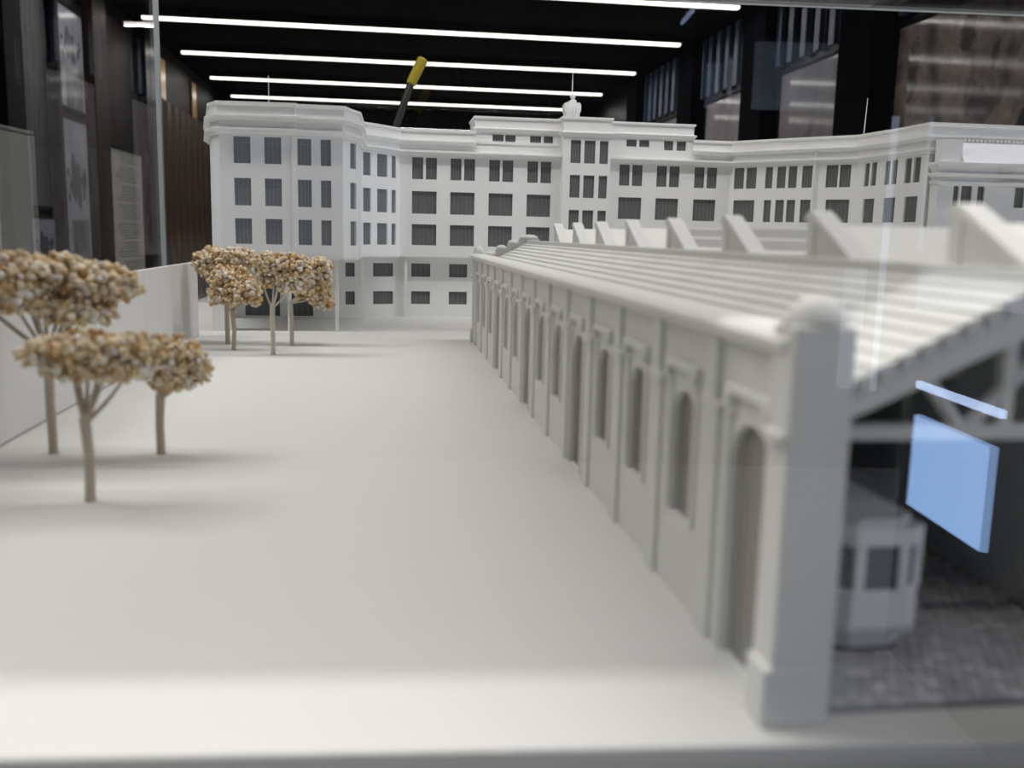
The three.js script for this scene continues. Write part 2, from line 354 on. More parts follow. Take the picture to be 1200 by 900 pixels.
function windowOn(parent, frameAt, u0, u1, y0, y1, depth, columns, rows) { // dark pane set back in its opening, pale bars before it
  const [o, e, n] = frameAt, place = g => { g.applyMatrix4(new THREE.Matrix4().makeBasis(e, V(0, 1, 0), n).setPosition(o)); return g; };
  const w = mesh('window', place(box(u0 - 0.0006, u1 + 0.0006, y0 - 0.0006, y1 + 0.0006, depth - 0.0008, depth)), windowGrey, parent);
  const bars = [], b = 0.00022;
  for (let k = 1; k < columns; k++) { const u = u0 + (u1 - u0) * k / columns; bars.push(box(u - b, u + b, y0, y1, depth, depth + 0.0005)); }
  for (const f of rows) { const y = y0 + (y1 - y0) * f; bars.push(box(u0, u1, y - b, y + b, depth, depth + 0.0005)); }
  if (bars.length) mesh('glazing_bars', bars.map(place), mullionGrey, w);
}
function wallStretch(parent, a, b, y0, y1, wins, m = plaster, name = 'wall') {
  const A = V(a[0], 0, a[1]), e = V(b[0] - a[0], 0, b[1] - a[1]), L = e.length(); e.normalize();
  const n = e.clone().cross(V(0, 1, 0)), o = A.clone().addScaledVector(n, -WT);
  mesh(name, slabOn(rect(0, L, y0, y1), wins.map(([u0, u1, c, d]) => rect(u0, u1, c, d)), o, e, n, WT), m, parent);
  for (const [u0, u1, c, d] of wins) {
    const wide = u1 - u0;
    windowOn(parent, [o, e, n], u0, u1, c, d, WT - 0.0024, wide > 0.028 ? 6 : wide > 0.012 ? 4 : 2, d - c > 0.02 ? [0.78] : []);
  }
}
for (let i = 0; i < path.length - 1; i++) {
  if (i === 3) continue;
  const wins = (cols[i] ?? []).flatMap(([rows, u0, u1]) => rows.map(r => [u0, u1, ...ROW[r]]));
  wallStretch(bt, path[i], path[i + 1], i < 11 ? 0.0865 : 0, 0.2435, wins);
}
wallStretch(bt, path[3], path[4], 0.0865, 0.2435, []);
// side, rear, roof and the slab over the recessed ground floor
const REAR = B0 - 1.44;
wallStretch(bt, [0.86, path[17][1]], [0.86, REAR], 0, 0.2435, []);
wallStretch(bt, [0.86, REAR], [-0.2278, REAR], 0, 0.2435, []);
wallStretch(bt, [-0.2278, REAR], path[0], 0, 0.2435, []);
function plate(pts, y, t) {
  const s = new THREE.Shape(pts.map(([x, z]) => new THREE.Vector2(x, -z)));
  const g = new THREE.ExtrudeGeometry(s, { depth: t, bevelEnabled: false }); g.rotateX(-Math.PI / 2); g.translate(0, y, 0); return metres(g);
}
const outline = [...path, [0.86, REAR], [-0.2278, REAR]];
const inner = outline.map(([x, z], i) => [x + (i < 2 ? 0.003 : 0), z - (i < 18 ? 0.003 : -0.002)]);
mesh('roof_deck', plate(inner, 0.2465, 0.004), plaster, bt);
mesh('floor_slab', plate(inner.filter((p, i) => i < 12 || i > 17).map(p => p[0] > 0.86 ? p : p), 0.0845, 0.0035), plaster, bt);
// ground floor set back behind slender columns
const gf = [[-0.2278, 1.33], [-0.085, 1.33], [-0.03, 1.345], [0.02, 1.366], [0.5035, 1.374]].map(([x, d]) => [x, B0 - d]);
const lows = (us) => us.flatMap(([a, b]) => [[a, b, 0.0575, 0.0765], [a, b, 0.0182, 0.0367]]);
const doorway = [[0.036, 0.083, 0.0, 0.047], [0.0975, 0.128, 0.0, 0.047]];
{
  const A = V(gf[0][0], 0, gf[0][1]), e = V(1, 0, 0), n = V(0, 0, 1), o = A.clone().addScaledVector(n, -WT);
  mesh('ground_wall', slabOn(rect(0, 0.1428, 0, 0.085), doorway.map(([a, b, c, d]) => rect(a, b, 0.002, d)), o, e, n, WT), plaster, bt);
  for (const [a, b, c, d] of doorway) windowOn(bt, [o, e, n], a, b, 0.002, d, 0.0004, 4, []);
}
wallStretch(bt, gf[1], gf[2], 0, 0.085, lows([[0.0305, 0.0437]]), plaster, 'ground_wall');
wallStretch(bt, gf[2], gf[3], 0, 0.085, lows([[0.0135, 0.044]]), plaster, 'ground_wall');
wallStretch(bt, gf[3], gf[4], 0, 0.085, lows([[0.0165, 0.0438], [0.071, 0.0973], [0.126, 0.1523], [0.181, 0.2073]]), plaster, 'ground_wall');
mesh('corner_pier', box(-0.2022, -0.189, 0, 0.0865, B0 - 1.166, B0 - 1.1415), plaster, bt);
for (const [x, d] of [[-0.1812, 1.146], [-0.1134, 1.146], [-0.058, 1.15], [-0.031, 1.3], [0.0287, 1.358], [0.157, 1.36]]) mesh('column', box(x - 0.0021, x + 0.0021, 0, 0.0865, B0 - d - 0.0021, B0 - d + 0.0021), plaster, bt);
// cornices and parapets follow the walls
const ledge = [[-0.002, 0.2265], [0.002, 0.2275], [0.0035, 0.2295], [0.0075, 0.2312], [0.0075, 0.2335], [0.001, 0.2345], [-0.002, 0.2345]];
const parapet = [[-0.002, 0.242], [0.002, 0.2425], [0.004, 0.2445], [0.0075, 0.246], [0.0075, 0.2478], [0.002, 0.2487], [0.002, 0.2585], [0.004, 0.26], [0.004, 0.2628], [-0.006, 0.2628], [-0.006, 0.242]];
mesh('cornice', sweep(path, ledge), plaster, bt);
const along = (i, x) => { const [a, b] = [path[i], path[i + 1]], f = (x - a[0]) / (b[0] - a[0]); return [x, a[1] + (b[1] - a[1]) * f]; };
mesh('parapet', sweep([...path.slice(0, 11), along(10, 0.1256)], parapet), plaster, bt);
mesh('parapet', sweep([along(10, 0.4442), ...path.slice(11)], parapet), plaster, bt);
for (const k of [3, 13]) { // flat strips where the front steps
  const [x, z] = path[k]; mesh('pilaster', box(x - 0.003, x + 0.003, k === 3 ? 0.0865 : 0, 0.2427, z - 0.002, z + (k === 3 ? 0.0012 : 0.0035)), plaster, bt);
}
// attic storey
{
  const z = B0 - 1.3605, x0 = 0.1255, x1 = 0.4442, wins = [[0.1498, 0.1657], [0.1681, 0.1828], [0.2037, 0.2197], [0.2234, 0.237], [0.3446, 0.3598], [0.3636, 0.3788], [0.4005, 0.4146], [0.4197, 0.4338]].map(([a, b]) => [a - x0, b - x0, 0.2468, 0.2603]);
  wallStretch(bt, [x0, z], [x1, z], 0.2435, 0.2702, wins, plaster, 'attic_wall');
  wallStretch(bt, [x1, z - WT], [x1, REAR], 0.2435, 0.2702, [], plaster, 'attic_wall');
  wallStretch(bt, [x0, REAR], [x0, z - WT], 0.2435, 0.2702, [], plaster, 'attic_wall');
  const pr = [[-0.003, 0.2625], [0.001, 0.263], [0.003, 0.2655], [0.004, 0.267], [0.004, 0.2685], [0.0005, 0.2695], [0.0005, 0.2805], [0.0025, 0.282], [0.0025, 0.2845], [-0.006, 0.2845], [-0.006, 0.2625]];
  mesh('attic_cornice', sweep([[x0, REAR], [x0, z], [0.248, z]], pr), plaster, bt);
  mesh('attic_cornice', sweep([[0.3176, z], [x1, z], [x1, REAR]], pr), plaster, bt);
  mesh('attic_roof', box(x0 + 0.003, x1 - 0.003, 0.2685, 0.272, REAR, z - 0.003), plaster, bt);
}
// stair tower with its crown and flagpole
{
  const z = B0 - 1.341, x0 = 0.2483, x1 = 0.3173, zb = B0 - 1.375;
  const wins = [[0.2593, 0.2741], [0.279, 0.295], [0.3012, 0.3136]].flatMap(([a, b]) => [[a - x0, b - x0, 0.2229, 0.2547], [a - x0, b - x0, 0.1747, 0.2063], [a - x0, b - x0, 0.1278, 0.1574]]);
  wallStretch(bt, [x0, z], [x1, z], 0, 0.2702, wins, plaster, 'tower_wall');
  wallStretch(bt, [x1, z - WT], [x1, zb], 0, 0.2702, [], plaster, 'tower_wall');
  wallStretch(bt, [x0, zb], [x0, z - WT], 0, 0.2702, [], plaster, 'tower_wall');
  const pr = [[-0.003, 0.2595], [0.001, 0.26], [0.003, 0.2625], [0.004, 0.264], [0.004, 0.2655], [0.0005, 0.2665], [0.0005, 0.282], [0.0025, 0.2835], [0.0025, 0.2865], [-0.02, 0.2865], [-0.02, 0.2595]];
  mesh('tower_cornice', sweep([[x0, zb], [x0, z], [x1, z], [x1, zb]], pr), plaster, bt);
  mesh('tower_roof', box(x0 + 0.003, x1 - 0.003, 0.281, 0.2862, zb, z - 0.003), plaster, bt);
  const tx = 0.2702, tz = B0 - 1.4;
  const half = [[0, 0], [0.0105, 0], [0.0105, 0.026], [0.0122, 0.029], [0.0122, 0.037], [0.0105, 0.0405], [0.0078, 0.041], [0.0062, 0.0385], [0.0048, 0.0435], [0.0022, 0.0452], [0, 0.0455]];
  const shield = [...half, ...half.slice(1, -1).reverse().map(([a, b]) => [-a, b])];
  const face = (z0, d, k) => slabOn(shield.map(([a, b]) => [a * k, 0.272 + b * (k < 1 ? 0.96 : 1)]), [], V(tx, 0, z0), V(1, 0, 0), V(0, 0, 1), d);
  const rib = x => rbox(tx + x - 0.0013, tx + x + 0.0013, 0.272, 0.308, tz + 0.0085, tz + 0.0112, 0.0005);
  const crown = mesh('tower_crown', [face(tz - 0.01, 0.019, 1), face(tz + 0.009, 0.001, 0.86), rib(-0.0055), rib(-0.0018), rib(0.0018), rib(0.0055)], plaster, bt);
  const ball = new THREE.SphereGeometry(0.0042, 12, 10); ball.translate(tx + 0.0005, 0.3222, tz + 0.002);
  mesh('finial', ball, plaster, crown);
  mesh('flagpole', tube([V(tx, 0.318, tz), V(tx, 0.3445, tz), V(tx, 0.345, tz), V(tx, 0.3595, tz)], [0.0009, 0.0008, 0.0005, 0.0004], 6), plaster, bt);
}
mesh('flagpole', tube([V(-0.1353, 0.25, B0 - 1.16), V(-0.1353, 0.2965, B0 - 1.16)], [0.0005, 0.0004], 6), plaster, bt);
mesh('flagpole', tube([V(0.6488, 0.25, B0 - 1.25), V(0.651, 0.3153, B0 - 1.25)], [0.0008, 0.0004], 6), plaster, bt);

// lower corner building on the right
{
  const D = 1.045, t = thing('corner_annex', 'lower white model building with layered cornice at the right end of the long block', 'model building', [0.69, T, -D]);
  const x = v => v * 1.045 - 0.69, y = v => 0.12 + (v - 0.12) * 1.045;
  wallStretch(t, [x(0.6125), 0], [x(0.82), 0], 0, y(0.2), [[x(0.6315), x(0.638), y(0.1635), y(0.1855)], [x(0.641), x(0.654), y(0.1635), y(0.186)], [x(0.6606), x(0.669), y(0.1635), y(0.186)], [x(0.7065), x(0.7185), y(0.1635), y(0.186)]].map(([a, b, c, d]) => [a - x(0.6125), b - x(0.6125), c, d]));
  wallStretch(t, [x(0.6125), -0.0165], [x(0.6125), -WT], 0, y(0.2), []);
  wallStretch(t, [x(0.82), -WT], [x(0.82), -0.0165], 0, y(0.2), []);
  const P3 = [[x(0.6125), -0.014], [x(0.6125), 0], [x(0.68), 0], [x(0.70), 0.006], [x(0.82), 0.006]], ys = p => p.map(([a, b]) => [a, y(b)]);
  mesh('cornice', sweep(P3, ys([[-0.002, 0.187], [0.003, 0.188], [0.004, 0.1905], [0.001, 0.1915], [-0.002, 0.1915]])), plaster, t);
  mesh('cornice', sweep(P3, ys([[-0.002, 0.1945], [0.003, 0.1955], [0.006, 0.198], [0.006, 0.1997], [-0.002, 0.2]])), plaster, t);
  mesh('cornice', sweep(P3, ys([[-0.006, 0.2001], [0.001, 0.2001], [0.004, 0.2065], [0.007, 0.209], [0.007, 0.2112], [-0.006, 0.2112]])), plaster, t);
  // sloping roof beside a plain raised block
  mesh('roof', slabOn(ys([[-0.002, 0.2], [0.0165, 0.2], [0.0165, 0.2335], [0.014, 0.2345], [-0.002, 0.2115]]), [], V(x(0.6405), 0, 0), V(0, 0, -1), V(1, 0, 0), 0.18), std(0xe6e6e8, 0.6), t);
  mesh('raised_block', rbox(x(0.615), x(0.6402), y(0.2), y(0.2365), -0.0165, -0.0035, 0.0004), plaster, t);
  const dents = [];
  for (let k = 0; k < 16; k++) dents.push(box(x(0.648) + k * 0.0052, x(0.648) + k * 0.0052 + 0.0026, y(0.2355), y(0.239), -0.0168, -0.0145));
  mesh('dentils', dents, plaster, t);
}

// black stick with yellow end and a bright tube on the roof
{
  const a = V(0.0075, 0.2505, 0), b = V(0.0352, 0.331, 0), c = V(0.0535, 0.3685, 0), O = V(0.0075, 0, 0);
  const t = thing('marker_stick', 'slanting black stick with a yellow end behind the roof parapet', 'stick', [0.0075, T, -1.41]);
  mesh('shaft', tube([a.clone().sub(O), b.clone().sub(O)], [0.0055, 0.0055], 12), std(0x23231c, 0.5), t);
  const d = c.clone().sub(b).normalize();
  mesh('yellow_tip', tube([b.clone().sub(O), b.clone().sub(O).addScaledVector(d, 0.002), c.clone().sub(O).addScaledVector(d, -0.004), c.clone().sub(O).addScaledVector(d, -0.001), c.clone().sub(O)], [0.0062, 0.0072, 0.0078, 0.006, 0.002], 14), std(0x9a8b16, 0.5), t);
  const r = thing('metal_tube', 'thin bright metal tube lying behind the roof parapet', 'tube', [0.076, T + 0.2505, -1.395]);
  mesh('pipe', tube([V(-0.055, 0.0165, 0), V(0.055, 0.0165, 0)], [0.0022, 0.0022], 10), chrome, r);
  for (const s of [-1, 1]) mesh('support', box(s * 0.05 - 0.001, s * 0.05 + 0.001, 0, 0.0145, -0.0012, 0.0012), black, r);
}

// ------------------------------------------------------------------ the tram depot on the right
const S0 = 1.055, SX = 0.098;
const dp = thing('tram_depot', 'long low white model shed with arched windows, stepped roof and sawtooth roof lights', 'model building', [SX, T, -0.63]);
const X = v => v - SX, Z = d => 0.63 - d;
const E = V(0, 0, 1), NX = V(-1, 0, 0), PITCH = 0.0579;
const isDoor = k => k === 0 || k === 4 || k === 7 || k === 10;
function archPath(u, w, y0, y1) {
  const p = new THREE.Path(), rise = w * 0.42; p.moveTo(u - w / 2, y0); p.lineTo(u + w / 2, y0); p.lineTo(u + w / 2, y1 - rise);
  p.quadraticCurveTo(u + w / 2 - 0.001, y1, u, y1); p.quadraticCurveTo(u - w / 2 + 0.001, y1, u - w / 2, y1 - rise); p.closePath(); return p;
}
{
  const holes = [], near = 0.2105, W = 0.0035;
  const u = d => S0 - d;
  for (let k = 0; k < 14; k++) {
    const c = 0.237 + k * PITCH, door = isDoor(k), w = door ? 0.026 : 0.0215;
    holes.push(archPath(u(c), w, door ? 0.0012 : 0.0275, 0.0705));
  }
  const o = V(W, 0, Z(S0));
  mesh('side_wall', slabOn(rect(0, S0 - near, 0, 0.0925), holes, o, E, NX, W), shedWhite, dp);
  for (let k = 0; k < 14; k++) {
    const c = 0.237 + k * PITCH, door = isDoor(k), w = door ? 0.026 : 0.0215, y0 = door ? 0.0012 : 0.0275;
    const wnd = mesh(door ? 'door' : 'window', box(0.0022, 0.003, y0, 0.071, Z(c) - w / 2 - 0.0005, Z(c) + w / 2 + 0.0005), shedPane, dp);
    mesh('glazing_bars', [-0.25, 0.25].map(f => box(0.0018, 0.0023, y0, 0.0705, Z(c) + f * w - 0.0003, Z(c) + f * w + 0.0003)), std(0x97958c, 0.7), wnd);
    mesh('lintel', [rbox(-0.0026, 0.001, 0.0775, 0.0802, Z(c) - 0.016, Z(c) + 0.016, 0.0006), rbox(-0.003, 0.001, 0.0735, 0.0778, Z(c) - 0.0155, Z(c) - 0.0115, 0.0005), rbox(-0.003, 0.001, 0.0735, 0.0778, Z(c) + 0.0115, Z(c) + 0.0155, 0.0005)], shedWhite, dp);
    mesh('reveal_moulding', [rbox(-0.0012, 0.001, y0, 0.072, Z(c) - w / 2 - 0.004, Z(c) - w / 2 - 0.0012, 0.0004), rbox(-0.0012, 0.001, y0, 0.072, Z(c) + w / 2 + 0.0012, Z(c) + w / 2 + 0.004, 0.0004)], shedWhite, dp);
    const b = c + PITCH / 2;
    mesh('pilaster', [rbox(-0.0016, 0.001, 0, 0.0695, Z(b) - 0.0058, Z(b) + 0.0058, 0.0004), rbox(-0.0022, 0.001, 0.0735, 0.0925, Z(b) - 0.0042, Z(b) + 0.0042, 0.0004)], shedWhite, dp);
    mesh('capital', [rbox(-0.0026, 0.001, 0.0712, 0.0738, Z(b) - 0.0078, Z(b) + 0.0078, 0.0006), rbox(-0.0024, 0.001, 0.0692, 0.0714, Z(b) - 0.0068, Z(b) + 0.0068, 0.0005)], shedWhite, dp);
  }
  mesh('eave', sweep([[0, Z(S0)], [0, Z(0.2105)]].reverse().map(p => p).reverse(), [[-0.004, 0.0915], [0.001, 0.0918], [0.0035, 0.0933], [0.0048, 0.0948], [0.0048, 0.0965], [0.002, 0.0982], [-0.009, 0.0988], [-0.009, 0.0915]]), shedWhite, dp);
}
// corner pillars with domed caps
function pillar(x0, x1, dn, df, h, cap) {
  const g = new THREE.LatheGeometry([[0.0001, 0.0072], [0.0018, 0.007], [0.0036, 0.0062], [0.0053, 0.0047], [0.0066, 0.0026], [0.0072, 0.0008], [0.0072, 0], [0.0001, 0]].reverse().map(p => new THREE.Vector2(...p)), 24);
  const cx = (x0 + x1) / 2, cz = Z((dn + df) / 2), hw = (x1 - x0) / 2, hd = (df - dn) / 2;
  const t = mesh('corner_pillar', [rbox(x0, x1, 0, h, cz - hd, cz + hd, 0.0008), rbox(x0 - 0.002, x1 - 0.001, 0, 0.0155, cz - hd + 0.0008, cz + hd + 0.0004, 0.0008), rbox(x0 - 0.0018, x1 - 0.002, 0.0715, 0.0748, cz - hd + 0.001, cz + hd - 0.0008, 0.0008)], shedWhite, dp);
  g.scale(hw / 0.0072, 1, hd / 0.0072); g.translate(cx, h - 0.0002, cz); mesh('cap', metres(g), shedWhite, t);
}
pillar(X(0.0945), X(0.1103), 0.207, 0.2195, 0.1005);
pillar(X(0.0965), X(0.1083), 1.046, 1.057, 0.1005);
// stepped roof boards from the eave up to the ridge
const PITCHED = x => 0.112 + 0.52 * (x - 0.158);
{
  const n = 11, x0 = 0.1, x1 = 0.1575;
  for (let k = 0; k < n; k++) {
    const a = x0 + (x1 - x0) * k / n, b = x0 + (x1 - x0) * (k + 1) / n + 0.001;
    const g = slabOn([[X(a), PITCHED(a) + 0.0008], [X(b), PITCHED(b) - 0.0004], [X(b), PITCHED(b) - 0.0028], [X(a), PITCHED(a) - 0.0028]].reverse().map(p => p), [], V(0, 0, Z(1.052)), V(1, 0, 0), V(0, 0, 1), 1.052 - 0.2075);
    mesh('roof_board', g, shedWhite, dp);
  }
  mesh('ridge_beam', rbox(X(0.1558), X(0.1605), 0.1055, 0.1146, Z(1.052), Z(0.2085), 0.0005), shedWhite, dp);
  mesh('flat_roof', box(X(0.1605), X(0.4), 0.1085, 0.1122, Z(1.052), Z(0.2105)), shedWhite, dp);
  mesh('verge_board', slabOn([[X(0.108), PITCHED(0.108) - 0.0026], [X(0.1565), PITCHED(0.1565) - 0.0026], [X(0.1565), PITCHED(0.1565) - 0.0125], [X(0.108), PITCHED(0.108) - 0.0095]].reverse(), [], V(0, 0, Z(0.2115)), V(1, 0, 0), V(0, 0, 1), 0.002), shedWhite, dp);
  // the far gable steps up with flat domes on it
  const dome = new THREE.LatheGeometry([[0.0001, 0.0042], [0.003, 0.0038], [0.0052, 0.0024], [0.006, 0.0008], [0.0055, 0], [0.0001, 0]].map(p => new THREE.Vector2(...p)), 16);
  const gable = mesh('end_gable', slabOn([[X(0.1083), 0], [X(0.4), 0], [X(0.4), 0.112], [X(0.171), 0.112], [X(0.171), 0.1165], [X(0.148), 0.1165], [X(0.148), 0.1105], [X(0.135), 0.1105], [X(0.135), 0.1045], [X(0.122), 0.1045], [X(0.122), 0.097], [X(0.1083), 0.097]], [], V(0, 0, Z(1.0575)), V(1, 0, 0), V(0, 0, 1), 0.0055), shedWhite, dp);
  for (const [x, y, s] of [[0.1165, 0.097, 1], [0.1285, 0.1045, 1], [0.1415, 0.1105, 1], [0.1595, 0.1165, 1.75]]) { const g = dome.clone(); g.scale(s, 1.05, 0.9); g.translate(X(x), y, Z(1.0545)); mesh('dome_cap', metres(g), shedWhite, gable); }
}
// sawtooth roof lights: a gable wall, its coping and the slope behind it
{
  const peaks = [0.2525, 0.3445, 0.4368, 0.5286, 0.6228, 0.7148, 0.805, 0.897];
  peaks.forEach((d, i) => {
    const len = 0.037, y0 = 0.1118, o = V(X(0.1605), 0, Z(d)), run = V(0, 0, 1);  // u runs towards the photographer
    const n = V(-1, 0, 0);
    const gOut = [[-0.0005, y0], [len, y0], [len, y0 + 0.0012], [0.0045, 0.1285], [-0.0005, 0.1285]];
    const gw = mesh('sawtooth_gable', slabOn(gOut, [], o.clone().add(V(0.006, 0, 0)), run, n, 0.006), shedWhite, dp);
    mesh('gable_post', rbox(X(0.1597), X(0.1625), y0, 0.129, Z(d) - 0.0012, Z(d) + 0.005, 0.0005), shedWhite, gw);
    mesh('coping', slabOn([[-0.003, 0.1278], [0.0035, 0.1278], [len - 0.001, y0 + 0.0005], [len + 0.0025, y0 + 0.0012], [0.0055, 0.1302], [0.002, 0.1318], [-0.002, 0.1302]], [], o.clone().add(V(0.0068, 0, 0)), run, n, 0.0082), shedWhite, gw);
    const out = i === 2 || i === 3
      ? [[0, y0], [len - 0.002, y0], [len - 0.002, y0 + 0.0028], [0.024, y0 + 0.0038], [0.0225, 0.1205], [0.012, 0.1212], [0.0105, 0.1258], [0, 0.1263]]
      : [[0, y0], [len - 0.002, y0], [len - 0.002, y0 + 0.001], [0.003, 0.1262], [0, 0.1265]];
    mesh('sawtooth_slope', slabOn(out.map(p => p), [], V(X(0.4), 0, Z(d)), run, n, 0.4 - 0.1665), std(0xe0dfda, 0.7), dp);
  });
}
// inside: paved floor, right-hand wall with posts, roof trusses
{
  
  mesh('depot_floor', box(X(0.1035), X(0.4), 0, 0.001, Z(1.05), Z(0.2125)), std(0x77767a, 0.8), dp);
  mesh('inner_wall', box(X(0.212), X(0.216), 0.001, 0.1085, Z(1.05), Z(0.24)), shedWhite, dp);
  for (let k = 0; k < 9; k++) mesh('inner_post', rbox(X(0.2075), X(0.2122), 0.001, 0.1085, Z(0.262 + k * 0.092) - 0.004, Z(0.262 + k * 0.092) + 0.004, 0.0006), shedWhite, dp);
  for (let k = 0; k < 8; k++) {
    const d = 0.2215 + k * 0.1;
    const t = mesh('tie_beam', box(X(0.1015), X(0.2122), 0.0705, 0.0742, Z(d) - 0.002, Z(d) + 0.002), shedWhite, dp);
    mesh('strut', tube([V(X(0.148), 0.0725, Z(d)), V(X(0.185), 0.1095, Z(d))], [0.002, 0.002], 6), shedWhite, t);
    mesh('strut', tube([V(X(0.148), 0.0725, Z(d)), V(X(0.13), 0.0955, Z(d))], [0.002, 0.002], 6), shedWhite, t);
    mesh('king_post', box(X(0.1575), X(0.161), 0.0742, 0.1055, Z(d) - 0.0018, Z(d) + 0.0018), shedWhite, t);
  }
  const geo = new RoundedBoxGeometry(0.0036, 0.001, 0.0036, 1, 0.0004), cells = [];
  for (let i = 0; i < 25; i++) for (let j = 0; j < 62; j++) cells.push([X(0.1135) + i * 0.0039 + (j % 2) * 0.0019, Z(0.2155) - j * 0.0039]);
  const im = new THREE.InstancedMesh(geo, std(0xffffff, 0.8), cells.length); im.name = 'cobblestones'; im.userData.kind = 'stuff';
  cells.forEach(([x, z], k) => { im.setMatrixAt(k, new THREE.Matrix4().makeTranslation(x, 0.0011 + rnd() * 0.0004, z)); const c = rnd() < 0.12 ? rr(0.66, 0.8) : rr(0.42, 0.62); im.setColorAt(k, new THREE.Color().setRGB(c, c, c * 1.03)); });
  im.receiveShadow = true; dp.add(im);
}

// ------------------------------------------------------------------ the tram standing in the depot
{
  const cx = 0.1398, d0 = 0.2385, t = thing('tram_car', 'small white model tram under the near end of the shed roof', 'tram', [cx, T + 0.001, -d0 - 0.055]);
  const white = std(0xefeff0, 0.5), pane = std(0x5c6062, 0.35), L = 0.055;
  const plan = (w, c, l) => { const s = new THREE.Shape(); s.moveTo(-w, -l); s.lineTo(w, -l); s.lineTo(w, l - c * 0.9); s.lineTo(w - c, l); s.lineTo(-w + c, l); s.lineTo(-w, l - c * 0.9); s.closePath(); return s; };
  const ex = (s, y0, y1, bevel) => { const g = new THREE.ExtrudeGeometry(s, { depth: y1 - y0, bevelEnabled: bevel > 0, bevelSize: bevel, bevelThickness: bevel, bevelOffset: -bevel, bevelSegments: 2 }); g.rotateX(Math.PI / 2); g.translate(0, y1, 0); return metres(g); };
  const flip = g => g;   // the shape's second axis points to the photographer after the turn
  mesh('lower_body', flip(ex(plan(0.0148, 0.0065, L), 0.0085, 0.0205, 0.0008)), white, t);
  mesh('skirt', flip(ex(plan(0.0118, 0.0055, L - 0.003), 0.0035, 0.0088, 0.0006)), white, t);
  mesh('window_band', flip(ex(plan(0.0142, 0.0065, L - 0.0006), 0.0205, 0.035, 0)), pane, t);
  const posts = [];
  for (const x of [-0.0066, 0.0066]) posts.push(rbox(x - 0.0016, x + 0.0016, 0.0205, 0.0355, L - 0.002, L + 0.0002, 0.0004));
  for (const s of [-1, 1]) {
    posts.push(rbox(s * 0.0136 - 0.0013, s * 0.0136 + 0.0013, 0.0205, 0.0355, L - 0.0068, L - 0.0046, 0.0004));
    for (let k = 0; k < 7; k++) posts.push(rbox(s * 0.0138 - 0.001, s * 0.0138 + 0.001, 0.0205, 0.0355, L - 0.012 - k * 0.0145, L - 0.009 - k * 0.0145, 0.0004));
  }
  mesh('window_posts', posts, white, t);
  mesh('roof', [flip(ex(plan(0.0152, 0.0066, L + 0.0006), 0.035, 0.0385, 0.0008)), flip(ex(plan(0.0125, 0.006, L - 0.003), 0.0385, 0.0408, 0.001))], white, t);
  mesh('bumper', rbox(-0.0105, 0.0105, 0.0085, 0.0105, L - 0.001, L + 0.0012, 0.0006), std(0xc4c4c6, 0.5), t);
  const wheel = new THREE.CylinderGeometry(0.0028, 0.0028, 0.0018, 16); wheel.rotateZ(Math.PI / 2);
  for (const x of [-0.0085, 0.0085]) for (const z of [L - 0.022, L - 0.036, -L + 0.022, -L + 0.036]) mesh('wheel', wheel, std(0x2c2c2e, 0.6), t).position.set(x, 0.0028, z);
  mesh('lifeguard', rbox(-0.0095, 0.0095, 0.0008, 0.0042, L - 0.011, L - 0.006, 0.0006), std(0x3a3a3c, 0.7), t);
}

// ------------------------------------------------------------------ model trees of dried flower heads
const budMat = new THREE.MeshStandardMaterial({ vertexColors: true, roughness: 0.9 });
const tones = [[0.50, 0.30, 0.13], [0.60, 0.40, 0.20], [0.66, 0.50, 0.29], [0.70, 0.56, 0.36], [0.75, 0.64, 0.47], [0.78, 0.70, 0.58], [0.80, 0.75, 0.69]];
const bud = [0, 1, 2, 3].map(() => {
  const g = new THREE.IcosahedronGeometry(1, 1), p = g.attributes.position, seen = {};
  for (let i = 0; i < p.count; i++) { const k = [p.getX(i), p.getY(i), p.getZ(i)].map(v => v.toFixed(3)).join(); const f = seen[k] ??= rr(0.78, 1.2); p.setXYZ(i, p.getX(i) * f, p.getY(i) * f, p.getZ(i) * f); }
  return plain(mergeVertices((() => { g.deleteAttribute('normal'); g.deleteAttribute('uv'); const m = mergeVertices(g, 1e-4); m.computeVertexNormals(); return m; })()));
});
